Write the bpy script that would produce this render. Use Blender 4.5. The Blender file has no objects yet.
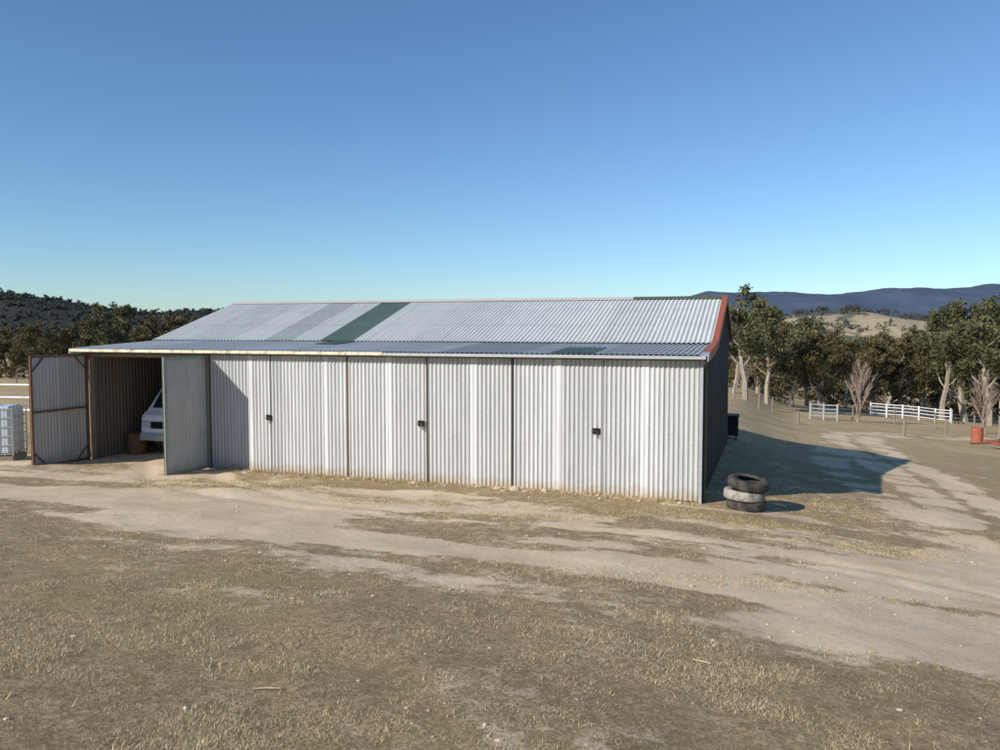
import bpy, bmesh, math, random
import numpy as np
from mathutils import Vector, Matrix, Quaternion
random.seed(7); rng=np.random.default_rng(7)
sc=bpy.context.scene
C=bpy.context.collection

# ---------------- numpy noise ----------------
def vh(ix,iy,s):
    v=np.sin(ix*127.1+iy*311.7+s*74.7)*43758.5453
    return v-np.floor(v)
def vn(x,y,s=0):
    x=np.asarray(x,float);y=np.asarray(y,float)
    ix=np.floor(x);iy=np.floor(y);fx=x-ix;fy=y-iy
    fx=fx*fx*(3-2*fx);fy=fy*fy*(3-2*fy)
    return (vh(ix,iy,s)*(1-fx)+vh(ix+1,iy,s)*fx)*(1-fy)+(vh(ix,iy+1,s)*(1-fx)+vh(ix+1,iy+1,s)*fx)*fy
def fbm(x,y,s=0,o=4):
    r=0;a=.5;f=1.;t=0
    for i in range(o):
        r=r+a*vn(x*f,y*f,s+i*3.1);t+=a;a*=.5;f*=2.03
    return r/t
def sst(a,b,v):
    t=np.clip((v-a)/(b-a),0,1);return t*t*(3-2*t)
CX,CY=4.3,17.0
CA,SA=.947,.3213
def uD(x,y): return (x-CX)*CA-(y-CY)*SA,(x-CX)*SA+(y-CY)*CA
def sp(v): return np.where(v>20,v,np.log1p(np.exp(np.minimum(v,20))))
def H(x,y):
    x=np.asarray(x,float);y=np.asarray(y,float)
    u,D=uD(x,y)
    rise=2.1*np.clip(-D/17.5,0,2.5)**1.3
    w=sst(-1.5,3,u)
    b=.085*sp(u)+.049*(w*sp(D)+(1-w)*sp(D-13))+.022*w*np.clip(sp(D-18),0,200)
    b=30*(1-np.exp(-b/30))
    far=np.clip((np.hypot(x,y)-10)/60,0,1)
    inshed=sst(-19,-17,u)*(1-sst(0,1.5,u))*sst(-1.5,0,D)
    m=(fbm(x*.35,y*.35,5,3)-.5)*.16*(1-inshed)+(fbm(x*1.6,y*1.6,9,3)-.5)*.05*(1-inshed)
    m=m+(fbm(x*.03,y*.03,2,3)-.5)*1.6*far*sst(25,80,np.hypot(x,y))
    for o in (0,1.7):
        d3=pdist(x,y,[(-10.3+o,23),(-8.2+o,18.5),(-5.8+o,15.8),(-1+o,13.6),(4+o,11.5),(9+o,9)])
        m=m-.035*np.exp(-(d3/.22)**2)
    return rise-b+m*sst(1.0,4,np.hypot(x,y))
def h1(x,y): return float(H(x,y))

def pdist(x,y,pts):
    d=np.full(np.shape(x),1e9)
    for (ax,ay),(bx,by) in zip(pts[:-1],pts[1:]):
        vx,vy=bx-ax,by-ay
        t=np.clip(((x-ax)*vx+(y-ay)*vy)/(vx*vx+vy*vy),0,1)
        d=np.minimum(d,np.hypot(x-ax-t*vx,y-ay-t*vy))
    return d
ROAD=[(4,8.5),(7,11),(9.6,14.8),(11.4,18.4),(12.9,24),(14.6,31),(16.6,37.5),(18.5,41.5),(22.5,45.5),(32,50),(60,56)]
def dirtmask(x,y):
    x=np.asarray(x,float);y=np.asarray(y,float)
    u,D=uD(x,y)
    n=fbm(u*.22,D*.6,11,4)-.5; n2=fbm(x*1.3,y*2.0,21,3)-.5
    ye=8.9-np.where(x<0,.26,.78)*x
    near=sst(-1.2,1.6,y-ye+n*4+n2*1.8)
    far=1-sst(-3.6,-1.4,D+n*5+n2*1.5)*.7
    band=near*far
    band=band*(1-.15*sst(-2,-9,x))
    band=band*(1-sst(16,30,u))
    band=np.maximum(band,.75*sst(-3,-1.5,D+n*3)*(1-sst(-.2,.2,D-.3))*sst(.46,.6,n+.5))
    d=pdist(x,y,ROAD)
    tr=np.maximum(1-sst(.35,.8,np.abs(d-.75)+n2*.5),.35*(1-sst(1.3,2.2,d)))
    fr=sst(12,16,y)
    band=np.maximum(band*(1-fr*sst(4,8,u)*.7),tr)
    d2=pdist(x,y,[(8,12),(9.5,19),(10.5,25),(14,34)])
    band=np.maximum(band,.7*(1-sst(.3,.9,d2+n2*.6)))
    for o in (0,1.7):
        d3=pdist(x,y,[(-10.3+o,23),(-8.2+o,18.5),(-5.8+o,15.8),(-1+o,13.6),(4+o,11.5)])
        band=np.maximum(band,.95*(1-sst(.2,.6,d3+n2*.5)))
    band=np.maximum(band,.8*sst(-18,-16.5,u)*(1-sst(-.3,0,u))*sst(0,.4,D)*(1-sst(10.5,11,D)))
    isl=sst(.52,.64,fbm(u*.28,D*.95,41,4))
    band=band*(1-.7*isl)
    band=np.maximum(band,.3*sst(.62,.74,fbm(x*.5,y*.8,91,4)))
    return np.clip(band,0,1)

# ---------------- materials ----------------
class NT:
    def __init__(s,name):
        s.m=bpy.data.materials.new(name);s.m.use_nodes=True
        s.t=s.m.node_tree;s.b=s.t.nodes['Principled BSDF']
    def n(s,typ,**k):
        nd=s.t.nodes.new(typ)
        for a,v in k.items(): setattr(nd,a,v)
        return nd
    def l(s,a,b): s.t.links.new(a,b)
    def noise(s,scale,detail=4,rough=.6,vec=None,dist=0):
        nd=s.n('ShaderNodeTexNoise');nd.inputs['Scale'].default_value=scale;nd.inputs['Detail'].default_value=detail
        nd.inputs['Roughness'].default_value=rough;nd.inputs['Distortion'].default_value=dist
        s.l(vec if vec is not None else s.obj(),nd.inputs['Vector']);return nd.outputs['Fac']
    def obj(s):
        if not hasattr(s,'_o'): s._o=s.n('ShaderNodeTexCoord').outputs['Object']
        return s._o
    def scl(s,v,vec=None):
        nd=s.n('ShaderNodeVectorMath',operation='MULTIPLY');nd.inputs[1].default_value=v
        s.l(vec if vec is not None else s.obj(),nd.inputs[0]);return nd.outputs[0]
    def z(s):
        nd=s.n('ShaderNodeSeparateXYZ');s.l(s.obj(),nd.inputs[0]);return nd.outputs[2]
    def ramp(s,f,stops):
        nd=s.n('ShaderNodeValToRGB');s.l(f,nd.inputs[0]);e=nd.color_ramp.elements
        while len(e)<len(stops): e.new(.5)
        for el,(p,c) in zip(e,stops):
            el.position=p;el.color=(tuple(c)[:3]+(1,)) if hasattr(c,'__len__') else (c,c,c,1)
        return nd.outputs[0]
    def mix(s,f,a,b,mode='MIX'):
        nd=s.n('ShaderNodeMix',data_type='RGBA',blend_type=mode)
        for sock,v in ((nd.inputs[0],f),(nd.inputs[6],a),(nd.inputs[7],b)):
            if hasattr(v,'links'): s.l(v,sock)
            elif hasattr(v,'__len__'): sock.default_value=tuple(v)[:3]+(1,)
            else: sock.default_value=v
        return nd.outputs[2]
    def math(s,op,a,b=0,c=0,clamp=False):
        nd=s.n('ShaderNodeMath',operation=op,use_clamp=clamp)
        for i,v in enumerate((a,b,c)):
            if hasattr(v,'links'): s.l(v,nd.inputs[i])
            else: nd.inputs[i].default_value=v
        return nd.outputs[0]
    def attr(s,name):
        return s.n('ShaderNodeAttribute',attribute_name=name).outputs['Fac']
    def bump(s,h,str_=.3,dist=.02):
        nd=s.n('ShaderNodeBump');nd.inputs['Strength'].default_value=str_;nd.inputs['Distance'].default_value=dist
        s.l(h,nd.inputs['Height']);s.l(nd.outputs[0],s.b.inputs['Normal'])
    def out(s,col,rough=.8,metal=0,spec=.3):
        if hasattr(col,'links'): s.l(col,s.b.inputs['Base Color'])
        else: s.b.inputs['Base Color'].default_value=tuple(col)+(1,)
        if hasattr(rough,'links'): s.l(rough,s.b.inputs['Roughness'])
        else: s.b.inputs['Roughness'].default_value=rough
        s.b.inputs['Metallic'].default_value=metal
        s.b.inputs['Specular IOR Level'].default_value=spec
        return s.m

def simple(name,col,rough=.7,metal=0,var=.25,scale=6,spec=.3,dirtcol=None,dirt=.0,bs=.2):
    m=NT(name);f=m.noise(scale,5)
    c=m.mix(f,[x*(1-var) for x in col],[min(1,x*(1+var)) for x in col])
    if dirtcol:
        g=m.ramp(m.noise(scale*.6,6,.7),[(.5-dirt*.3,0),(.72-dirt*.3,1)])
        c=m.mix(g,c,dirtcol)
    m.bump(m.noise(scale*8,4),bs,.005)
    return m.out(c,rough,metal,spec)

# ground
g=NT('ground_earth')
dm=g.attr('dirt')
nA=g.noise(.7,8,.62);nB=g.noise(4.5,8,.7);nC=g.noise(38,5,.7);nD=g.noise(140,3,.7);nE=g.noise(12,5,.65)
f=g.math('ADD',dm,g.math('MULTIPLY',g.math('SUBTRACT',nB,.5),1.4))
f=g.math('ADD',f,g.math('MULTIPLY',g.math('SUBTRACT',nA,.5),.9))
f=g.math('ADD',f,g.math('MULTIPLY',g.math('SUBTRACT',nC,.5),.9))
f=g.ramp(f,[(.27,0),(.62,1)])
soil=g.mix(g.ramp(nA,[(.35,0),(.65,1)]),(.62,.45,.28),(.84,.66,.455))
soil=g.mix(g.ramp(nC,[(.35,0),(.7,1)]),soil,g.mix(nB,(.68,.505,.325),(.86,.70,.49)))
soil=g.mix(g.ramp(nE,[(.33,.45),(.5,0)]),soil,(.48,.34,.205))
grass=g.mix(g.ramp(nB,[(.3,0),(.7,1)]),(.43,.31,.17),(.64,.485,.285))
grass=g.mix(g.ramp(nE,[(.38,.8),(.58,0)]),grass,(.28,.195,.105))
grass=g.mix(g.ramp(nC,[(.40,.8),(.58,0)]),grass,(.22,.15,.08))
grass=g.mix(g.math('MULTIPLY',g.ramp(g.noise(.35,5,.6),[(.50,0),(.68,1)]),.35),grass,(.33,.28,.11))
col=g.mix(f,grass,soil)
ln=g.n('ShaderNodeVectorMath',operation='LENGTH');g.l(g.obj(),ln.inputs[0])
fa=g.ramp(g.math('DIVIDE',ln.outputs['Value'],100),[(.20,0),(.45,.8)])
pas=g.mix(g.ramp(g.noise(.12,6,.65),[(.35,0),(.65,1)]),(.42,.315,.17),(.64,.49,.28))
pas=g.mix(g.ramp(g.noise(1.2,6,.7),[(.35,.6),(.55,0)]),pas,(.30,.22,.115))
col=g.mix(g.math('MULTIPLY',fa,g.math('SUBTRACT',1,g.math('MULTIPLY',dm,.95))),col,pas)
vor=g.n('ShaderNodeTexVoronoi');vor.inputs['Scale'].default_value=26;g.l(g.obj(),vor.inputs['Vector'])
peb=g.math('MULTIPLY',g.ramp(vor.outputs['Distance'],[(.10,1),(.17,0)]),g.ramp(g.noise(3,3),[(.52,0),(.6,1)]))
col=g.mix(g.math('MULTIPLY',peb,.45),col,(.32,.23,.145))
col=g.mix(g.math('MULTIPLY',g.ramp(nD,[(.55,0),(.7,1)]),.3),col,(.22,.155,.085))
hh=g.math('ADD',g.math('MULTIPLY',nB,1.0),g.math('ADD',g.math('MULTIPLY',nC,.45),g.math('MULTIPLY',nD,.18)))
g.bump(hh,.6,.032)
M_ground=g.out(col,.95,0,.08)

def iron(name,lo,hi,rust=.15,rough=.5,metal=.35,stretch=(3,3,.35),pale=(.75,.75,.73),base=False,spec=.3):
    m=NT(name);t=m.attr('tone')
    c=m.mix(t,lo,hi)
    st=m.noise(2.2,6,.65,m.scl(stretch))
    c=m.mix(m.ramp(st,[(.3,.0),(.75,.35)]),c,[x*.7 for x in lo])
    sp_=m.noise(14,5,.7)
    c=m.mix(m.math('MULTIPLY',m.ramp(sp_,[(.35,0),(.7,1)]),.18),c,pale)
    r=m.ramp(m.noise(1.3,7,.72,m.scl((2.5,2.5,.5))),[(.62-rust*.3,0),(.78-rust*.3,1)])
    c=m.mix(m.math('MULTIPLY',r,.5),c,(.23,.14,.08))
    if base:
        zz=m.math('ADD',m.z(),m.math('MULTIPLY',m.math('SUBTRACT',m.noise(3.5,5,.7),.5),.5))
        c=m.mix(m.ramp(zz,[(.0,.7),(.26,0)]),c,(.40,.29,.18))
    m.bump(m.noise(3,3),.25,.02)
    return m.out(c,m.ramp(sp_,[(.3,rough-.08),(.7,rough+.14)]),metal,spec)
M_wall=iron('galvanised_wall',(.28,.28,.265),(.74,.735,.705),-.2,.6,.03,base=True)
M_roof=iron('galvanised_roof',(.34,.36,.35),(.80,.81,.77),-.2,.6,.03,(3,.35,1),spec=.2)
M_awn=iron('awning_iron',(.27,.29,.295),(.62,.64,.63),0,.55,.08,(3,.35,1))
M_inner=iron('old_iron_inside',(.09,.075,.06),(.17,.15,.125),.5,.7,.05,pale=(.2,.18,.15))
M_leaf=iron('door_leaf_iron',(.28,.285,.27),(.56,.555,.53),.15,.6,.05,base=True)
M_side=iron('side_wall_shade_iron',(.014,.018,.018),(.032,.040,.038),.05,.6,.05,pale=(.05,.06,.055))  # near-black tones: the side wall's shade is painted into the iron colour
M_green=simple('green_fibreglass',(.12,.175,.14),.55,0,.4,3)
M_greenp=simple('green_paint',(.04,.12,.07),.5,0,.3,8,.3,(.18,.1,.06),.3)
M_red=simple('red_oxide_paint',(.40,.11,.055),.6,0,.25,5,.3,(.25,.09,.06),.2)
M_cream=simple('cream_paint',(.72,.66,.48),.6,0,.15,6,.3,(.3,.22,.13),.1)
M_grey=simple('zinc_gutter',(.42,.43,.43),.5,.2,.2,6)
M_frame=simple('rusty_steel',(.17,.09,.055),.8,.1,.4,14)
M_dark=simple('dark_void',(.012,.012,.012),.9)
M_wood=simple('weathered_timber',(.24,.20,.15),.9,0,.35,12)
M_rubber=simple('tyre_rubber',(.03,.028,.026),.85,0,.3,9,.3,(.12,.10,.075),.22,.05)
M_rubberp=simple('dusty_tyre',(.40,.37,.31),.9,0,.2,7,.3,(.13,.12,.10),.3,.05)
M_white=simple('white_paint',(.76,.76,.73),.5,0,.12,9,.4,(.4,.35,.3),.0)
M_car=simple('white_car_paint',(.80,.80,.79),.3,0,.04,4,.5)
M_glass=simple('dark_glass',(.02,.025,.03),.1,0,.1,2,.6,bs=0)
M_plastic=simple('tank_plastic',(.50,.56,.58),.45,0,.12,3)
M_stone=simple('stone',(.56,.44,.31),.95,0,.35,9)
M_bark=simple('gum_bark',(.32,.27,.21),.9,0,.4,3)
M_twig=simple('bare_twigs',(.34,.25,.20),.9,0,.25,1)
M_leafedge=simple('leaf_edge_steel',(.2,.25,.2),.7)
def leafmat(name,lo,hi):
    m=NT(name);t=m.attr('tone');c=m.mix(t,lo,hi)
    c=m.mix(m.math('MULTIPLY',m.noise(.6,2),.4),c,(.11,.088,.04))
    return m.out(c,.7,0,.2)
M_leafA=leafmat('gum_foliage',(.030,.037,.017),(.135,.14,.06))
M_leafB=leafmat('olive_foliage',(.045,.038,.017),(.155,.122,.05))
M_leafF=leafmat('far_foliage',(.035,.038,.020),(.105,.10,.048))
ms=NT('dry_grass');t=ms.attr('tone')
cg=ms.ramp(t,[(0,(.24,.17,.09)),(.35,(.45,.335,.185)),(.75,(.66,.515,.31)),(.93,(.78,.67,.45)),(1,(.34,.31,.11))])
M_straw=ms.out(cg,.85,0,.12)

# ---------------- mesh helpers ----------------
def mk(name,V,F,mats,parent=None,mi=None,smooth=False,attr=None):
    me=bpy.data.meshes.new(name)
    V=np.asarray(V,np.float32)
    if isinstance(F,np.ndarray):
        n,k=F.shape
        me.vertices.add(len(V));me.vertices.foreach_set('co',V.ravel())
        me.loops.add(n*k);me.loops.foreach_set('vertex_index',F.astype(np.int32).ravel())
        me.polygons.add(n);me.polygons.foreach_set('loop_start',np.arange(0,n*k,k,dtype=np.int32))
        me.polygons.foreach_set('loop_total',np.full(n,k,np.int32))
        me.update(calc_edges=True)
    else:
        me.from_pydata([tuple(v) for v in V.tolist()],[],F);me.update()
    if not isinstance(mats,(list,tuple)): mats=[mats]
    for m in mats: me.materials.append(m)
    if mi is not None: me.polygons.foreach_set('material_index',np.asarray(mi,np.int32))
    if smooth: me.polygons.foreach_set('use_smooth',np.ones(len(me.polygons),bool))
    if attr:
        for k,v in attr.items():
            a=me.attributes.new(k,'FLOAT','POINT');a.data.foreach_set('value',np.asarray(v,np.float32))
    ob=bpy.data.objects.new(name,me);C.objects.link(ob)
    if parent: ob.parent=parent
    return ob
def empty(name,loc,rz=0):
    e=bpy.data.objects.new(name,None);e.location=loc;e.rotation_euler=(0,0,rz);C.objects.link(e);e.empty_display_size=.3;return e
def box(name,lo,hi,mat,parent=None,bev=.006,rot=None,loc=None):
    bm=bmesh.new();bmesh.ops.create_cube(bm,size=1)
    lo=Vector(lo);hi=Vector(hi);c=(lo+hi)/2;s=hi-lo
    for v in bm.verts: v.co=Vector((v.co.x*s.x,v.co.y*s.y,v.co.z*s.z))
    if bev: bmesh.ops.bevel(bm,geom=bm.edges[:],offset=min(bev,min(s)*.3),segments=1,affect='EDGES')
    me=bpy.data.meshes.new(name);bm.to_mesh(me);bm.free();me.materials.append(mat)
    ob=bpy.data.objects.new(name,me);C.objects.link(ob);ob.location=c
    if rot: ob.rotation_euler=rot
    if parent: ob.parent=parent
    return ob
def tubes(paths,n=6):
    V=[];F=[]
    for pts,rad in paths:
        base=len(V);pts=[Vector(p) for p in pts]
        for i,p in enumerate(pts):
            d=(pts[min(i+1,len(pts)-1)]-pts[max(i-1,0)]).normalized()
            a=d.orthogonal().normalized() if abs(d.z)<.9 else Vector((1,0,0))
            a=(a-d*a.dot(d)).normalized();b=d.cross(a)
            for k in range(n):
                t=2*math.pi*k/n;V.append(p+(a*math.cos(t)+b*math.sin(t))*rad[i])
        for i in range(len(pts)-1):
            for k in range(n):
                F.append((base+i*n+k,base+i*n+(k+1)%n,base+(i+1)*n+(k+1)%n,base+(i+1)*n+k))
        F.append(tuple(base+k for k in reversed(range(n))));F.append(tuple(base+(len(pts)-1)*n+k for k in range(n)))
    return V,F
def rod(name,paths,mat,parent=None,n=8):
    V,F=tubes([(p,r if hasattr(r,'__len__') else [r]*len(p)) for p,r in paths],n)
    return mk(name,[tuple(v) for v in V],F,mat,parent,smooth=False)

def corr(name,rows,S,width,N,mat,parent,period=.105,amp=.017,tones=None,flats=(),s0=0,seed=0,sheet=.8,wob=.0,rowtone=None):
    S=Vector(S);per=8
    n=int(width/period*per)+1
    s=np.linspace(0,width,n)
    ph=(s+s0)/period*2*math.pi
    prof=np.clip(np.sin(ph)*1.5,-1,1)*amp
    r=np.random.default_rng(seed)
    sid=((s+s0+100)/sheet).astype(int);tt={k:r.uniform(.52,.8) for k in set(sid.tolist())}
    tone=np.array([tt[k] for k in sid.tolist()])
    if tones:
        for a,b,v in tones: tone[(s+s0>=a)&(s+s0<b)]=v
    edge=((s+s0+100)/sheet)%1.0
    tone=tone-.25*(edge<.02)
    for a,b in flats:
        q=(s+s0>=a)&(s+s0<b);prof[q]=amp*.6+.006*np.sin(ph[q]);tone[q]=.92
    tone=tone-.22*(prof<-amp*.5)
    V=[];T=[]
    nr=len(rows)
    for j,(p,nn) in enumerate(zip(rows,N)):
        p=np.array(p,float);nn=np.array(nn,float);Sv=np.array(S)
        off=prof[:,None]+ (wob*(fbm(s*.5,np.full_like(s,j*1.3),seed,2)-.5))[:,None]
        V.append(p[None]+s[:,None]*Sv[None]+off*nn[None]);T.append(tone+(rowtone[j] if rowtone else 0))
    V=np.concatenate(V);T=np.concatenate(T)
    F=[]
    i=np.arange(n-1)
    for j in range(nr-1):
        F.append(np.stack([j*n+i,j*n+i+1,(j+1)*n+i+1,(j+1)*n+i],1))
    return mk(name,V,np.concatenate(F),mat,parent,attr={'tone':T})

# ---------------- ground ----------------
def axis(fine0,fine1,st,end0,end1,gr=1.09):
    c=list(np.arange(fine0,fine1,st));s=st;v=fine1;hi=[]
    while v<end1: hi.append(v);s*=gr;v+=s
    lo=[];s=st;v=fine0
    while v>end0: s*=gr;v-=s;lo.append(v)
    return np.array(lo[::-1]+c+hi+[end1])
xs=axis(-15,17,.11,-4500,4500,1.07);ys=axis(2,25,.11,-600,7000,1.055)
X,Y=np.meshgrid(xs,ys);Z=H(X,Y)
nx,ny=len(xs),len(ys)
V=np.stack([X.ravel(),Y.ravel(),Z.ravel()],1)
i,j=np.meshgrid(np.arange(nx-1),np.arange(ny-1));q=(j*nx+i).ravel()
F=np.stack([q,q+1,q+nx+1,q+nx],1)
mk('ground',V,F,M_ground,smooth=True,attr={'dirt':dirtmask(X,Y).ravel()})

# ---------------- dry grass ----------------
def blades(name,P,L,W,tone,lean=1.0):
    n=len(P);a=rng.uniform(0,2*np.pi,n);b=rng.uniform(0,2*np.pi,n)
    ln=rng.uniform(.35,1.45,n)*lean
    tip=P+np.stack([np.cos(a)*np.sin(ln)*L,np.sin(a)*np.sin(ln)*L,np.cos(ln)*L],1)
    w=np.stack([np.cos(b)*W,np.sin(b)*W,np.zeros(n)],1)*.5
    V=np.empty((n,3,3));V[:,0]=P-w;V[:,1]=P+w;V[:,2]=tip
    return V.reshape(-1,3),np.arange(n*3).reshape(-1,3),np.repeat(tone,3)
N=620000
yy=2.6*(17/2.6)**rng.random(N);xx=rng.uniform(-1,1,N)*(.72*yy+1.6)
dmk=dirtmask(xx,yy);pat=fbm(xx*2.3,yy*2.3,61,4)
keep=(rng.random(N)<(1-sst(.15,.8,dmk+ (vn(xx*3,yy*3,8)-.5)*.6))*(.3+.7*sst(.38,.58,pat))+.02)
u_,D_=uD(xx,yy);keep&=~((u_<.2)&(D_>-.05))
xx,yy,pat=xx[keep],yy[keep],pat[keep]
P=np.stack([xx,yy,H(xx,yy)-.003],1)
sc_=1+yy/9
L=rng.uniform(.010,.034,len(xx))*(.8+.6*sst(.4,.7,pat));W=rng.uniform(.0014,.003,len(xx))*sc_
tn=np.clip(rng.normal(.45,.24,len(xx))+ (pat-.5)*1.0,0,.95)
V1,F1,T1=blades('g',P,L,W,tn)
TX=[];TY=[];TL=[]
for k in range(620):
    y=2.8*(34/2.8)**random.random();x=random.uniform(-1,1)*(.72*y+2)
    u,D=uD(x,y)
    if -17.2<u<.3 and D>-.03 and D<11.2: continue
    if float(dirtmask(x,y))>.5 and random.random()<.85: continue
    m=random.randint(10,26);r=random.uniform(.02,.08)
    TX+=list(rng.normal(x,r,m));TY+=list(rng.normal(y,r,m));TL+=list(rng.uniform(.02,.06,m)*random.uniform(.6,1.2))
for k in range(420):
    s=-random.uniform(0,12.5)*1.0;d=-abs(random.gauss(0,.25))-.03
    x=CX+s*CA+d*SA;y=CY-s*SA+d*CA;m=random.randint(8,22)
    TX+=list(rng.normal(x,.05,m));TY+=list(rng.normal(y,.03,m));TL+=list(rng.uniform(.03,.13,m))
for k in range(1500):
    cx,cy,sx,sy=random.choice([(-7.3,18.2,1.4,.45),(-4.8,17.7,1.2,.4),(3.2,15.6,1.6,.5),(1.0,14.6,2.,.35),(-2,15.9,1.5,.3),(6.5,13.5,2,.5),(4.6,14.9,1.2,.5),(2.5,9.8,2.4,.35),(7.5,17.5,1.2,1.2),(-6.5,17.2,1.6,.3)])
    x=random.gauss(cx,sx*.6);y=random.gauss(cy,sy*.6);m=random.randint(10,26)
    if uD(x,y)[1]>-.1 and uD(x,y)[0]<.2: continue
    TX+=list(rng.normal(x,.08,m));TY+=list(rng.normal(y,.06,m));TL+=list(rng.uniform(.02,.055,m))
TX=np.array(TX);TY=np.array(TY);TL=np.array(TL)
P=np.stack([TX,TY,H(TX,TY)-.004],1)
tt=np.clip(rng.normal(.5,.2,len(TX)),0,.95);tt[rng.random(len(TX))<.25]=1
V2,F2,T2=blades('t',P,TL,rng.uniform(.003,.005,len(TX))*(1+TY/10),tt,.8)
mk('dry_grass',np.concatenate([V1,V2]),np.concatenate([F1,F2+len(V1)]),M_straw,attr={'tone':np.concatenate([T1,T2])})

# ---------------- stones ----------------
def rocks(name,items,mat):
    V=[];F=[]
    for (x,y,r) in items:
        bm=bmesh.new();bmesh.ops.create_icosphere(bm,subdivisions=1 if r<.04 else 2,radius=r)
        z=h1(x,y);b=len(V)
        sx,sy,sz=random.uniform(.8,1.4),random.uniform(.7,1.1),random.uniform(.45,.75)
        for v in bm.verts:
            n=random.uniform(.82,1.12);V.append((x+v.co.x*sx*n,y+v.co.y*sy*n,z+v.co.z*sz*n+r*.15))
        F+=[tuple(b+w.index for w in f.verts) for f in bm.faces];bm.free()
    return mk(name,V,F,mat)
it=[]
for s,d,r in [(-4.1,-.25,.12),(-4.5,-.3,.08),(-5.0,-.22,.07),(-3.8,-.4,.06),(-4.3,-.5,.05),(-6.6,-.3,.06),(-8.3,-.35,.07),(-2.0,-.25,.06),(-3.4,-.2,.1),(-11.2,-.5,.06),(-.4,-.3,.07),(-4.0,-.12,.09)]:
    it.append((CX+s*CA+d*SA,CY-s*SA+d*CA,r))
for k in range(60):
    s=-random.uniform(0,12.5);d=-abs(random.gauss(.1,.25))-.1
    it.append((CX+s*CA+d*SA,CY-s*SA+d*CA,random.uniform(.015,.045)))
for k in range(520):
    y=random.uniform(4,19);x=random.uniform(-.7,.75)*y
    if uD(x,y)[1]>-.2 and uD(x,y)[0]<.3: continue
    if float(dirtmask(x,y))<.3 and random.random()<.75: continue
    it.append((x,y,random.choice([.008,.010,.012,.014,.018,.022]+([.03] if y>9 else []))))
rocks('scattered_stones',it,M_stone)
M_stick=simple('pale_stick',(.6,.5,.34),.9)
for (x,y,l,a) in [(-1.42,4.75,.08,.1),(-2.1,7.2,.12,.6),(1.6,6.2,.07,-.5),(-.1,9.1,.1,2.)]:
    pts=[(x-l*math.cos(a),y-l*math.sin(a),0),(x,y+.01,0),(x+l*math.cos(a),y+l*math.sin(a),0)]
    pts=[(p[0],p[1],h1(p[0],p[1])+.016) for p in pts]
    rod('fallen_stick',[(pts,[.004,.005,.003])],M_stick,None,6)

# ---------------- shed ----------------
shed=empty('corrugated_iron_shed',(CX,CY,0),math.atan2(-SA,CA))
XL=-16.75
FLAT=[(-11.40,-11.28),(-9.18,-9.07),(-7.48,-7.30),(-5.28,-5.10),(-3.22,-3.06),(-1.28,-1.12)]
def door(nm,a,b,z0,z1,seed):
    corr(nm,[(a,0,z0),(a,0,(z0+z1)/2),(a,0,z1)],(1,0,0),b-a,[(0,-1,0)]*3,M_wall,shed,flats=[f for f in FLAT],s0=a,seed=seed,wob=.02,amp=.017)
zb=-.03
for nm,a,b,sd in [('door_leaf_1',-12.60,-10.76,3),('door_leaf_2',-10.745,-8.54,4),('door_leaf_3',-8.50,-6.40,5),('door_leaf_4',-6.36,-4.27,6),('door_leaf_5',-4.22,-2.12,17),('door_leaf_6',-2.105,-.02,8)]:
    door(nm,a,b,zb+random.uniform(0,.03),3.0,sd)
for a in (-12.62,-8.52,-6.38,-4.245):
    box('door_stile',(a-.012,-.035,-.02),(a+.012,.03,3.0),M_greenp if a>-6.3 or a<-12 else M_frame,shed,.003)
box('corner_post',(-.035,-.02,-.3),(.03,.05,3.05),M_grey,shed,.005)
for s,z in [(-10.8,1.4),(-6.53,1.41),(-2.27,1.4)]:
    box('latch_dark_plate',(s-.085,-.034,z-.06),(s+.085,-.019,z+.075),M_dark,shed,.002)  # raised black plate, painting the darkness of the latch hole
    rod('latch_chain',[([(s-.01,-.04,z),(s+.04,-.045,z-.05),(s+.05,-.045,z-.15)],.014)],M_frame,shed,6)
    rod('latch_bolt',[([(s-.12,-.036,z),(s+.03,-.036,z)],.007)],M_frame,shed,6)
for a in (XL+.05,-12.7,-8.52,-4.245,-.08):
    box('portal_post',(a-.05,.06,-.1),(a+.05,.16,3.02),M_wood,shed)
box('door_header',(XL,-.015,3.003),(-.04,.05,3.09),M_greenp,shed)
box('fascia_cream',(-17.08,-.30,3.045),(-7.4,-.255,3.125),M_cream,shed)
box('fascia_zinc',(-7.39,-.30,3.04),(.1,-.255,3.11),M_grey,shed)
box('soffit_batten',(-17.0,-.25,3.03),(.08,-.02,3.05),M_wood,shed)
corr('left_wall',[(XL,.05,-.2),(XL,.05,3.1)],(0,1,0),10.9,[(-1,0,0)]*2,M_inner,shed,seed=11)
def gable_wall(nm,x,mat,seed):
    per=.128;n=int(11/per*8);s=np.linspace(0.05,10.95,n)
    prof=np.clip(np.sin(s/per*2*math.pi)*1.6,-1,1)*.014
    zt=np.where(s<3,3.08+.06*s,np.where(s<7,3.27+(s-3)*.32,4.55-(s-7)*.335))-.03
    tone=np.array([random.Random(int(v/.8)+seed).uniform(.2,.9) for v in s])
    V=np.concatenate([np.stack([x+prof,s,np.full(n,-.9)],1),np.stack([x+prof,s,zt],1)])
    i=np.arange(n-1);F=np.stack([i,i+1,n+i+1,n+i],1)
    mk(nm,V,F,mat,shed,attr={'tone':np.concatenate([tone,tone])})
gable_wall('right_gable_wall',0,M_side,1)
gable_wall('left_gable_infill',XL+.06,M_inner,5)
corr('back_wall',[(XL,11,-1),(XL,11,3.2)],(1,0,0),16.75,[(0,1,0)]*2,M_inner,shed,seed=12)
corr('partition_wall',[(-12.6,.2,-.2),(-12.6,.2,3.05)],(0,1,0),10.7,[(1,0,0)]*2,M_inner,shed,seed=13)
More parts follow.
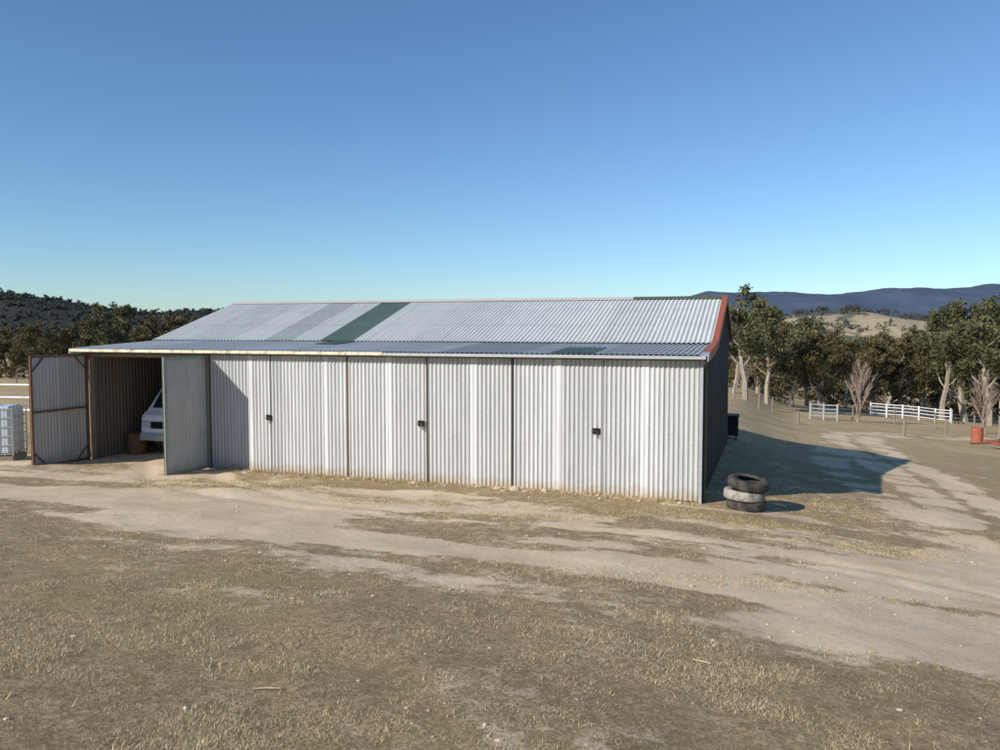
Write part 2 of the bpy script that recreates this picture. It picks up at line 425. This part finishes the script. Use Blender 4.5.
def rr(nm,y0,z0,y1,z1,tones,seed,mat=M_roof,a=-17.1,b=.1):
    d=Vector((0,y1-y0,z1-z0)).normalized();nn=Vector((1,0,0)).cross(d)
    ts=[0,.06,.33,.36,.39,.68,.71,.74,1]
    pts=[Vector((a,y0,z0)).lerp(Vector((a,y1,z1)),k) for k in ts]
    return corr(nm,[tuple(p) for p in pts],(1,0,0),b-a,[tuple(nn)]*9,mat,shed,period=.12,amp=.014,tones=tones,s0=a,seed=seed,sheet=.76,wob=.012,rowtone=[-.1,0,0,-.12,0,0,-.12,0,0])
rr('awning_roof',-.27,3.13,3.02,3.30,[(-17.1,-15,.75),(-15,-12.5,.5),(-6,-4,.25),(-4,-3.2,.6),(-2.2,0,.35)],21,M_awn)
rr('main_roof_front_left',2.9,3.33,7,4.6,[(-17.1,-15.8,.65),(-15.8,-14.2,.52),(-14.2,-13.0,.72),(-13.0,-12.0,.26),(-12,-11.05,.68)],22,a=-17.1,b=-11.04)
rr('translucent_green_sheet',2.9,3.335,7,4.603,None,22,mat=M_green,a=-11.04,b=-9.98)
rr('main_roof_front_right',2.9,3.33,7,4.6,[(-9.98,-8.2,.7),(-8.2,-6,.6),(-6,-3,.68),(-3,-1.6,.58),(-1.6,.1,.7)],24,a=-9.98,b=.1)
rr('main_roof_back',7,4.6,11.15,3.22,None,25)
for a,b in ((-3.3,-2.3),(-10.6,-9.9)):
    rr('green_awning_sheet',-.2 if a>-5 else 1.8,3.14+.012 if a>-5 else 3.262,1.4 if a>-5 else 3.0,3.239 if a>-5 else 3.325,None,26,mat=M_green,a=a,b=b)
box('left_barge',(-17.12,-.27,3.0),(-17.08,3.0,3.12),M_cream,shed)
def barge(nm,x0,x1,pts,h,mat,up=.035):
    V=[];F=[]
    for y,z in pts:
        V+=[(x0,y,z+up),(x1,y,z+up),(x1,y,z-h),(x1-.02,y,z-h),(x1-.02,y,z+up-.02),(x0,y,z+up-.02)]
    for k in range(len(pts)-1):
        for m in range(6): F.append((k*6+m,k*6+(m+1)%6,(k+1)*6+(m+1)%6,(k+1)*6+m))
    F.append(tuple(range(6)));F.append(tuple(len(V)-1-m for m in range(6)))
    mk(nm,V,F,mat,shed)
barge('red_barge_front',-.0,.15,[(.2,3.15),(1.2,3.22),(2.2,3.29),(3.0,3.38),(4,3.68),(7,4.63)],.16,M_red)
barge('grey_barge_end',-.0,.15,[(-.3,3.10),(.19,3.145)],.1,M_grey)
barge('red_barge_back',-.0,.15,[(7.01,4.63),(11.15,3.26)],.16,M_red)
def cap(nm,a,b,mat):
    V=[];F=[]
    for x in (a,b):
        for y,z in ((6.78,4.56),(6.95,4.63),(7,4.65),(7.05,4.63),(7.22,4.56)): V.append((x,y,z))
    for k in range(4): F.append((k,k+1,5+k+1,5+k))
    mk(nm,V,F,mat,shed)
M_cap=simple('ridge_cap_iron',(.55,.50,.47),.5,.1,.12,4)
cap('ridge_cap',-17.1,-2.6,M_cap);cap('ridge_cap_green',-2.59,-.01,M_greenp)
rod('downpipe',[([(.08,-.2,3.0),(.07,.12,2.8),(.06,.2,-.2)],.035)],M_greenp,shed)
for y in (.6,1.6,2.6): box('purlin',(-16.7,y-.03,3.06+.05*y),(-12.7,y+.03,3.12+.05*y),M_wood,shed)
box('eave_beam',(-16.7,.06,2.90),(-12.75,.14,3.0),M_wood,shed)

def leaf(nm,x,y0,y1,mat,framemat,seed,mid=(1.5,),diag=True):
    w=y0-y1
    corr(nm+'_sheet',[(x,y1,.0),(x,y1,1.5),(x,y1,2.98)],(0,1,0),w,[(-1,0,0)]*3,mat,shed,seed=seed,s0=0,amp=.014,wob=.02,flats=[(w*.45,w*.45+.09)] if seed==31 else [])
    t=.022;xx=x+.04
    for y in (y1+.03,y0-.03): box(nm+'_stile',(xx-t,y-.03,-.01),(xx+t,y+.03,2.99),framemat,shed,.004)
    for z in (.06,2.95)+tuple(mid): box(nm+'_rail',(xx-t+.003,y1+.062,z-.025),(xx+t-.003,y0-.062,z+.025),framemat,shed,.004)
    if diag:
        c=.36
        for (ya,za,yb,zb2) in ((y1+.06,.08+c,y1+.06+c,.08),(y0-.06,.08+c,y0-.06-c,.08),(y1+.06,2.92-c,y1+.06+c,2.92),(y0-.06,2.92-c,y0-.06-c,2.92)):
            rod(nm+'_brace',[([(xx+.001,ya,za),(xx+.001,yb,zb2)],.018)],framemat,shed,6)
leaf('left_gate_leaf',-16.78,.0,-1.85,M_leaf,M_frame,31)
leaf('open_leaf',-12.68,-.02,-1.68,M_leaf,M_leafedge,32,mid=(),diag=False)

# ---------------- vehicle in the open bay ----------------
truck=empty('white_van',(CX-15.12*CA+1.1*SA,CY+15.12*SA+1.1*CA,0),math.atan2(-SA,CA))
def prof_body(nm,prof,x0,x1,mat,taper=0):
    V=[];n=len(prof)
    for x,s in ((x0,1),(x1,-1)):
        for (y,z) in prof:
            tp=taper*max(0,z-1.15) if taper else 0
            V.append((x+s*tp,y,z))
    F=[tuple(range(n)),tuple(2*n-1-k for k in range(n))]+[(k,(k+1)%n,n+(k+1)%n,n+k) for k in range(n)]
    bm=bmesh.new();vs=[bm.verts.new(v) for v in V]
    for f in F: bm.faces.new([vs[k] for k in f])
    bmesh.ops.recalc_face_normals(bm,faces=bm.faces[:])
    bmesh.ops.bevel(bm,geom=bm.edges[:],offset=.03,segments=2,affect='EDGES')
    me=bpy.data.meshes.new(nm);bm.to_mesh(me);bm.free();me.materials.append(mat)
    ob=bpy.data.objects.new(nm,me);C.objects.link(ob);ob.parent=truck;return ob
prof_body('body',[(0,.45),(-.02,.75),(.02,1.15),(.2,1.28),(4.6,1.28),(4.65,.45),(3.9,.42),(3.85,.66),(3.3,.66),(3.2,.42),(1.2,.42),(1.1,.68),(.5,.68),(.4,.44)],-.83,.83,M_car)
prof_body('cab',[(.18,1.26),(.80,2.02),(1.05,2.12),(4.4,2.12),(4.6,1.26)],-.82,.82,M_car,.14)
ws=box('windscreen',(-.62,-.008,-.36),(.62,.008,.36),M_glass,truck,.003,rot=(-math.radians(39.2),0,0));ws.location=(0,.475,1.655)
for sx in(-1,1):
    box('side_window',(sx*.775-.012,.95,1.38),(sx*.775+.012,1.75,1.9),M_glass,truck,.003,rot=(0,-sx*.14,0))
    box('side_window_rear',(sx*.775-.012,2.0,1.38),(sx*.775+.012,4.1,1.9),M_glass,truck,.003,rot=(0,-sx*.14,0))
    box('headlamp',(sx*.62-.12,-.045,.82),(sx*.62+.12,-.01,1.0),M_plastic,truck,.02)
box('grille',(-.45,-.045,.80),(.45,-.012,1.0),M_dark,truck);box('bumper',(-.8,-.12,.45),(.8,-.035,.66),M_grey,truck,.03)
def torus(nm,R,r,h,mat,parent,loc,rot=(0,0,0),seg=40):
    ri=R*.56
    P=[(ri,-h*.30),(ri+.02,-h*.46),(R*.80,-h*.5),(R*.95,-h*.42),(R,-h*.26),(R,0),(R,h*.26),(R*.95,h*.42),(R*.80,h*.5),(ri+.02,h*.46),(ri,h*.30),(ri+.025,h*.25),(R*.9,h*.2),(R*.9,-h*.2),(ri+.025,-h*.25)]
    V=[];F=[];n=len(P)
    for k in range(seg):
        a=2*math.pi*k/seg
        for j,(q,z) in enumerate(P):
            qq=q-(.006 if (j in (4,5,6) and k%2) else 0)
            V.append((qq*math.cos(a),qq*math.sin(a),z))
    for k in range(seg):
        for j in range(n): F.append((k*n+j,((k+1)%seg)*n+j,((k+1)%seg)*n+(j+1)%n,k*n+(j+1)%n))
    ob=mk(nm,V,F,mat,parent,smooth=True);ob.location=loc;ob.rotation_euler=rot;return ob
for sx in(-.74,.74):
    for y in(.8,3.57):
        torus('wheel_tyre',.34,.1,.2,M_rubber,truck,(sx,y,.34),(0,math.pi/2,0))
        rod('wheel_rim',[([(sx-.07,y,.34),(sx+.07,y,.34)],.2)],M_grey,truck,20)
def shedpt(s,d): return (CX+s*CA+d*SA,CY-s*SA+d*CA)
def drum(nm,x,y,mat,r=.29,hh=.85):
    z=h1(x,y);e=empty(nm,(x,y,z))
    p=[];rr_=[]
    for k,(zz,q) in enumerate([(0,r),(.02,r+.01),(.04,r),(.27,r),(.285,r+.012),(.30,r),(.56,r),(.575,r+.012),(.59,r),(hh-.03,r),(hh-.015,r+.01),(hh,r),(hh,r-.02),(hh-.02,r-.025)]):
        p.append((0,0,zz));rr_.append(q)
    V=[];F=[];n=24
    for (a,b_,zz),q in zip(p,rr_):
        for k in range(n): V.append((q*math.cos(k*2*math.pi/n),q*math.sin(k*2*math.pi/n),zz))
    for i in range(len(p)-1):
        for k in range(n): F.append((i*n+k,i*n+(k+1)%n,(i+1)*n+(k+1)%n,(i+1)*n+k))
    F.append(tuple((len(p)-1)*n+k for k in range(n)))
    mk('drum_shell',V,F,mat,e);rod('drum_bung',[([(.15,0,hh-.02),(.15,0,hh+.01)],.03)],M_grey,e);return e
x,y=shedpt(-16.3,1.9);torus('old_tyre',.36,.1,.2,M_frame,None,(x,y,h1(x,y)+.33),(1.3,.1,.5))
x,y=shedpt(-16.3,1.3);drum('oil_drum',x,y,M_frame,.27,.62)

# ---------------- tyre stack ----------------
tx,ty=5.22,16.75;tz=h1(tx,ty)
st=empty('tyre_stack',(tx,ty,tz))
zz=0.0
for k,(R,h,m,dx,dy,rx,ry) in enumerate([(.41,.22,M_rubber,0,0,.02,-.02),(.43,.21,M_rubberp,-.05,.0,.02,.05),(.43,.21,M_rubber,.03,-.02,.12,.10)]):
    zz+=h*.5;torus('tyre_%d'%(k+1),R,.1,h,m,st,(dx,dy,zz+(.035 if k==2 else 0)),(rx,ry,0));zz+=h*.5-.005

x,y=8.15,28.6;z=h1(x,y);e=empty('steel_storage_box',(x,y,z),-.3)
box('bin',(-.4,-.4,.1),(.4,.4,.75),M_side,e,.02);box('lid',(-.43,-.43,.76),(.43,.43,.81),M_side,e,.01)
for a in(-.33,.33):
    for b in(-.33,.33): box('leg',(a-.03,b-.03,-.1),(a+.03,b+.03,.1),M_frame,e)

# ---------------- left yard ----------------
tk=empty('caged_water_tank',(-13.95,22.0,h1(-13.95,22.0)),.2)
box('pallet',(-.6,-.5,0),(.6,.5,.14),M_wood,tk,.01)
box('bladder',(-.56,-.46,.16),(.56,.46,1.5),M_plastic,tk,.08)
ps=[]
for zq in (.2,.45,.7,.95,1.2,1.45):
    for sgn in(-.49,.49): ps.append(([(-.6,sgn,zq),(.6,sgn,zq)],.011))
    for sgn in(-.6,.6): ps.append(([(sgn,-.49,zq),(sgn,.49,zq)],.011))
for xq in np.linspace(-.6,.6,7):
    for sgn in(-.5,.5): ps.append(([(xq,sgn,.15),(xq,sgn,1.5)],.011))
for yq in np.linspace(-.49,.49,5):
    for sgn in(-.61,.61): ps.append(([(sgn,yq,.15),(sgn,yq,1.5)],.011))
rod('cage',ps,M_grey,tk,6);rod('filler_cap',[([(0,0,1.48),(0,0,1.56)],.12)],M_dark,tk,16)
pf=empty('white_pipe_fence',(0,0,0))
ps=[]
for k in range(6):
    x=-14.2-k*1.9;y=25.2+k*.25;ps.append(([(x,y,h1(x,y)-.2),(x,y,h1(x,y)+1.95)],.035))
for zq in(1.9,1.5,1.1): ps.append(([(-14.2,25.2,zq),(-23.7,26.45,zq)],.035))
rod('pipes',ps,M_white,pf)

# ---------------- fences far right ----------------
wf=empty('wire_fence',(0,0,0));ps=[];pl=[]
for k in range(20):
    x=14+k*3.0;y=57+.12*k*3+.8*math.sin(k*.7);z=h1(x,y)
    ps.append(([(x,y,z-.2),(x+random.uniform(-.04,.04),y,z+1.15)],.06));pl.append((x,y,z))
rod('posts',ps,M_wood,wf)
rod('wires',[([(x,y,z+q) for x,y,z in pl],.008) for q in(.3,.6,.85,1.1)],M_grey,wf,4)
def railfence(nm,x0,y0,x1,y1,n,hgt,rails,mat):
    e=empty(nm,(0,0,0));P=[]
    for k in range(n):
        t=k/(n-1);x=x0+(x1-x0)*t;y=y0+(y1-y0)*t;P.append((x,y,h1(x,y)))
    rod('posts',[([(x,y,z-.2),(x,y,z+hgt+.1)],.075) for x,y,z in P],mat,e)
    for k in range(n-1):
        a,b=P[k],P[k+1]
        rod('rails',[([(a[0],a[1],a[2]+q),(b[0],b[1],b[2]+q)],.045) for q in rails],mat,e)
railfence('white_rail_fence',33.5,72,40,70.5,6,1.15,(.3,.6,.9,1.15),M_white)
railfence('white_rail_fence',40,70.5,43,76,4,1.15,(.35,.7,1.1),M_white)
railfence('steel_gate',22.6,58,24.4,57.6,3,1.1,(.3,.55,.8,1.1),M_grey)
railfence('timber_rail_fence',46,66,60,62,7,1.2,(.5,1.1),M_wood)
def post(nm,x,y,h,mat,r=.07):
    z=h1(x,y);rod(nm,[([(x,y,z-.2),(x+.02,y,z+h)],[r,r*.85])],mat,None,8)
post('timber_post',22.6,44.5,.9,M_wood,.09);post('timber_post',28,50,1.1,M_wood);post('timber_post',16.9,52,1.0,M_wood)
post('timber_post',31.4,50,1.5,M_wood,.1);post('timber_post',17.6,47,.8,M_wood,.08)
drum('rusty_drum',27.6,46,M_red,.32,.9)
e=empty('low_red_trailer',(26.4,40.5,h1(26.4,40.5)),-.1)
box('deck',(-1.3,-.7,.4),(1.6,.7,.52),M_red,e);box('tray_side',(-1.3,-.72,.53),(1.6,-.66,.75),M_frame,e)
for q in(-.8,.8): torus('trailer_wheel',.3,.1,.18,M_rubber,e,(.2,q,.28),(math.pi/2,0,0))
rod('drawbar',[([(-1.3,0,.45),(-2.3,0,.4)],.05)],M_frame,e)

# ---------------- trees ----------------
def treegen(seed,height,spread,leaves,lsize,trunkfrac=.35,bare=False,nb=9):
    R=random.Random(seed);r=np.random.default_rng(seed)
    paths=[];ends=[]
    tr=height*.018+.05
    if bare: tr*=.75
    top=Vector((R.uniform(-.1,.1)*height,R.uniform(-.1,.1)*height,height*.80))
    pts=[Vector((0,0,-.3))]+[Vector((0,0,0)).lerp(top,k/5)+Vector((R.uniform(-1,1),R.uniform(-1,1),0))*height*.025 for k in range(1,6)]
    paths.append((pts,[tr*1.25]+[tr*(1-.17*k) for k in range(5)]))
    def branch(p,d,L,rad,lev):
        n=4;q=[p];dd=d.normalized()
        for k in range(n):
            dd=(dd+Vector((R.uniform(-.3,.3),R.uniform(-.3,.3),R.uniform(-.05,.3)))*(1 if not bare else .5)).normalized()
            q.append(q[-1]+dd*L/n)
        paths.append((q,[rad*(1-.2*k) for k in range(n+1)]))
        ends.append((q[-1],L));ends.append((q[-2],L*.7))
        if lev>0:
            for k in range(3 if not bare else 8):
                i=R.choice([1,2,3,4]);a=(dd+Vector((R.uniform(-1,1),R.uniform(-1,1),R.uniform(-.2,.7)))*(1 if not bare else .5)).normalized()
                branch(q[i],a,L*R.uniform(.45,.7),rad*(.45 if not bare else .5),lev-1)
    for k in range(nb):
        t=trunkfrac+(1-trunkfrac)*(k/nb)+R.uniform(-.04,.04);t=min(t,.98)
        i=min(int(t*5),4);p=pts[i].lerp(pts[i+1],t*5-i)
        a=k*2.4+R.uniform(-.5,.5);el=R.uniform(.25,.9)
        if bare: el=R.uniform(.95,1.35)
        d=Vector((math.cos(a)*math.cos(el),math.sin(a)*math.cos(el),math.sin(el)))
        branch(p,d,spread*R.uniform(.45,.85)*(1.25-.7*t),tr*.45*(1.1-t*.6),2 if bare else 1)
    ends.append((pts[-1],spread*.5))
    V,F=tubes(paths,5 if not bare else 3)
    V=np.array([tuple(v) for v in V])
    if bare: return V,F,None
    per=leaves/len(ends)
    LV=[];LT=[]
    for (c,L) in ends:
        rad=max(.42,min(1.15,L*.42))*R.uniform(.6,1.3)
        n=int(per*(rad/.85)**1.5)
        d=r.normal(size=(n,3));d/=np.linalg.norm(d,axis=1)[:,None]
        rr_=rad*r.random(n)**.45
        cc=np.array(c)+d*rr_[:,None]*np.array([1.1,1.1,.75])
        a=r.normal(size=(n,3));a/=np.linalg.norm(a,axis=1)[:,None]
        b=np.cross(a,r.normal(size=(n,3)));b/=np.linalg.norm(b,axis=1)[:,None]
        s=lsize*r.uniform(.6,1.4,n)[:,None]
        q=np.stack([cc-a*s,cc-b*s*.4,cc+a*s,cc+b*s*.4],1)
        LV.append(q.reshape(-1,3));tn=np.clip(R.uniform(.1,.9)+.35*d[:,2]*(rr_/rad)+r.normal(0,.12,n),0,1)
        LT.append(np.repeat(tn,4))
    return V,F,(np.concatenate(LV),np.concatenate(LT))
MH={}
def treemesh(nm,seed,h,spr,leaves,ls,lm,tf=.35,bare=False,nb=9):
    V,F,lf=treegen(seed,h,spr,leaves,ls,tf,bare,nb)
    mi=[0]*len(F)
    if lf is not None:
        n=len(V);q=np.arange(len(lf[0])).reshape(-1,4)+n
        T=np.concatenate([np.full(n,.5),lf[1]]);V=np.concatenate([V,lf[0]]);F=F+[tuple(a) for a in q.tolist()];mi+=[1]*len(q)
    else: T=np.full(len(V),.5)
    ob=mk(nm,V,F,[M_bark if not bare else M_twig,lm],mi=mi,attr={'tone':T});me=ob.data;bpy.data.objects.remove(ob)
    MH[me.name]=float(np.percentile(V[:,2],99.7));return me
TM=[treemesh('gum_a',1,10,4.0,8800,.16,M_leafA,.34),treemesh('gum_b',2,10,4.6,9500,.17,M_leafA,.18,nb=11),
    treemesh('gum_c',3,10,4.6,9500,.17,M_leafB,.14,nb=12),treemesh('gum_d',4,10,3.6,8000,.16,M_leafA,.36,nb=10),treemesh('gum_e',9,10,5.2,11000,.17,M_leafB,.1,nb=13)]
BM_=treemesh('bare',5,5,2.1,0,.1,M_leafA,.08,True,16)
def place(me,nm,x,y,h,rz,wide=1):
    o=bpy.data.objects.new(nm,me);C.objects.link(o);s=h/MH[me.name];o.location=(x,y,h1(x,y)-.1);o.scale=(s*wide,s*wide,s);o.rotation_euler=(0,0,rz);return o
def topz(pxy,d): return 3.7+(328-pxy)*d/800
L=[(746,64,285,0,1.0),(734,72,308,3,.9),(768,70,304,3,1.0),(793,78,318,1,1.0),(822,74,328,4,1.0),(846,84,336,2,1.1),(875,78,332,2,1.0),(903,82,334,4,1.1),(924,90,336,1,1.1),
   (944,78,308,0,.95),(968,80,301,3,1.0),(992,72,298,0,1.0),(1020,76,294,0,1),(1050,84,303,2,1.1),(1085,80,308,1,1.1),(808,96,331,0,1.1),(860,100,338,3,1.1),(780,92,322,2,1.0),(930,100,326,3,1.1),
   (700,84,322,2,1.1),(960,92,313,1,1.0),(758,80,314,4,1.0),(890,96,338,1,1.1),(835,92,338,1,1.1),(1005,90,303,3,1.1)]
for k,(px,d,ty_,v,w) in enumerate(L):
    x=(px-500)*d/800;hgt=topz(ty_,d)-h1(x,d);place(TM[v],'eucalyptus_tree',x,d,hgt,k*1.7,w)
L=[(5,95,326,2,1.1),(32,88,322,4,1),(62,98,322,1,1.1),(85,92,318,2,1),(107,86,303,0,.9),(126,90,303,3,.9),(152,96,316,4,1.1),(176,90,314,2,1),(200,95,316,1,1),(-25,90,325,1,1),(-60,94,322,2,1.1),(224,105,322,4,1),(45,78,338,4,1),(140,80,332,2,1),(15,76,345,2,1),(75,80,340,1,1),(185,82,330,4,1)]
for k,(px,d,ty_,v,w) in enumerate(L):
    x=(px-500)*d/800;hgt=topz(ty_,d)-h1(x,d);place(TM[v],'eucalyptus_tree',x,d,hgt,k*2.1,w)
for px,d,ty_ in((859,58,357),(988,56,368),(744,75,352)):
    x=(px-500)*d/800;place(BM_,'bare_tree',x,d,topz(ty_,d)-h1(x,d),px,.9)

def mass(nm,pos,seed,leaves=420,ls=.55,mat=M_leafF,tf=.2):
    base=[treegen(seed+k,8,4.2,leaves,ls,tf,False,6)for k in range(3)]
    VV=[];TT=[]
    for (x,y,z,s) in pos:
        V,F,(lv,lt)=random.choice(base);a=random.random()*6.28;c,s_=math.cos(a),math.sin(a)
        q=np.stack([lv[:,0]*c-lv[:,1]*s_,lv[:,0]*s_+lv[:,1]*c,lv[:,2]*.95],1)*s+np.array([x,y,z])
        VV.append(q);TT.append(np.clip(lt+random.uniform(-.2,.2),0,1))
    V=np.concatenate(VV);mk(nm,V,np.arange(len(V)).reshape(-1,4),mat,attr={'tone':np.concatenate(TT)})
pos=[]
for k in range(250):
    d=random.uniform(104,230);px=random.choice([random.uniform(640,1150),random.uniform(-150,235),random.uniform(640,1150)])
    x=(px-500)*d/800;z=h1(x,d);cap_=(326 if px<500 else 340)
    s=min(1.7,max(.6,(topz(cap_+random.uniform(-4,14),d)-z)/8.3));pos.append((x,d,z-.5,s))
mass('distant_trees',pos,50,tf=.08)
pos=[]
for k in range(120):
    d=random.uniform(84,104);px=random.choice([random.uniform(700,1150),random.uniform(-150,235)])
    x=(px-500)*d/800;z=h1(x,d);pos.append((x,d,z-.6,random.uniform(.25,.5)))
mass('scrub',pos,60,500,.4,M_leafB,.05)

# ---------------- hills ----------------
def hillmat(name,a,b,c,sc1,thr):
    m=NT(name);n1=m.noise(sc1,8,.65);n2=m.noise(sc1*7,6,.7)
    col=m.mix(m.ramp(n2,[(.3,0),(.7,1)]),a,b)
    col=m.mix(m.ramp(n1,[(thr,0),(thr+.05,1)]),col,c)
    m.bump(n2,.8,6);return m.out(col,.95,0,.05)
M_hfar=hillmat('far_hill_haze_tint',(.065,.088,.13),(.09,.118,.165),(.095,.125,.16),.0012,.62)  # distance haze painted in as a bluish base colour
M_hleft=hillmat('wooded_hill_forest',(.028,.034,.033),(.045,.052,.046),(.07,.07,.055),.006,.72)
M_hmid=hillmat('pasture_hill',(.36,.29,.185),(.46,.375,.25),(.10,.11,.085),.007,.50)
def hill(nm,prof,y0,y1,nxx,nyy,mat,seed,rough,base=-35):
    px=[p[0] for p in prof];pz=[p[1] for p in prof]
    xs=np.linspace(px[0],px[-1],nxx);ys=np.linspace(y0,y1,nyy);X,Y=np.meshgrid(xs,ys)
    t=(Y-y0)/(y1-y0);bell=np.sin(np.clip(t,0,1)*np.pi)**.8
    top=np.interp(X,px,pz)
    Z=base+(top-base)*bell+(fbm(X/(y1-y0)*5,Y/(y1-y0)*5,seed,5)-.5)*rough*bell
    n=nxx;i,j=np.meshgrid(np.arange(nxx-1),np.arange(nyy-1));q=(j*n+i).ravel()
    mk(nm,np.stack([X.ravel(),Y.ravel(),Z.ravel()],1),np.stack([q,q+1,q+n+1,q+n],1),mat,smooth=True)
    return lambda x,y:(base+(np.interp(x,px,pz)-base)*math.sin(max(0,min(1,(y-y0)/(y1-y0)))*math.pi)**.8+(float(fbm(x/(y1-y0)*5,y/(y1-y0)*5,seed,5))-.5)*rough*math.sin(max(0,min(1,(y-y0)/(y1-y0)))*math.pi)**.8)
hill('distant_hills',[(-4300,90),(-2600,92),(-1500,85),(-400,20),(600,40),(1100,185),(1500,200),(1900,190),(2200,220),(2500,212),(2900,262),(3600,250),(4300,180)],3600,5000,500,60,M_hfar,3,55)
f1=hill('wooded_hill',[(-2100,90),(-1200,78),(-850,68),(-780,58),(-640,34),(-560,29),(-420,28),(-200,5),(0,-20)],1100,1500,260,60,M_hleft,8,14)
f2=hill('pasture_hills',[(100,-25),(230,0),(320,14),(400,22),(480,12),(600,18),(760,10),(1100,40)],700,1150,200,60,M_hmid,14,12)
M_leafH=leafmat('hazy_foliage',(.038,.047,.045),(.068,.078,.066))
pos=[]
for q in range(1500):
    x=random.uniform(-1200,-200);y=random.uniform(1105,1330);pos.append((x,y,f1(x,y)-4,random.uniform(.9,1.5)))
mass('hill_forest',pos,80,110,1.6,M_leafH,.05)
pos=[]
for q in range(900):
    x=random.uniform(180,850);y=random.uniform(705,960)
    if fbm(x*.012,y*.018,77,3)<.5 and random.random()<.85: continue
    pos.append((x,y,f2(x,y)-.5,random.uniform(.6,1.2)))
mass('pasture_trees',pos,90,130,1.1,M_leafH,.05)

# ---------------- light / world / camera ----------------
el=math.radians(28.5);dirh=Vector((.812,.582,0)).normalized()
d=Vector((dirh.x*math.cos(el),dirh.y*math.cos(el),-math.sin(el)))
sd=bpy.data.lights.new('sun','SUN');sd.energy=5.0;sd.angle=math.radians(.5);sd.color=(1,.95,.87)
so=bpy.data.objects.new('sun',sd);C.objects.link(so);so.rotation_euler=d.to_track_quat('-Z','Y').to_euler();so.location=(-20,-20,30)
w=bpy.data.worlds.new('World');sc.world=w;w.use_nodes=True
nt=w.node_tree;bg=nt.nodes['Background'];sky=nt.nodes.new('ShaderNodeTexSky');sky.sky_type='NISHITA';sky.sun_disc=False
sky.sun_elevation=el;sky.sun_rotation=math.atan2(-d.x,-d.y)%(2*math.pi);sky.altitude=600;sky.air_density=1.0;sky.dust_density=.3;sky.ozone_density=1.6
mx=nt.nodes.new('ShaderNodeMix');mx.data_type='RGBA';mx.blend_type='MULTIPLY';mx.inputs[0].default_value=1;mx.inputs[7].default_value=(.76,1.0,1.22,1)
nt.links.new(sky.outputs[0],mx.inputs[6]);nt.links.new(mx.outputs[2],bg.inputs[0]);bg.inputs[1].default_value=.110
cam=bpy.data.cameras.new('camera');cam.lens=28.8;cam.sensor_width=36;cam.clip_end=12000;cam.clip_start=.1
co=bpy.data.objects.new('camera',cam);C.objects.link(co);co.location=(0,0,3.7);co.rotation_euler=(math.radians(90-3.36),0,0)
sc.camera=co
sc.view_settings.view_transform='Standard';sc.view_settings.look='None';sc.view_settings.exposure=0
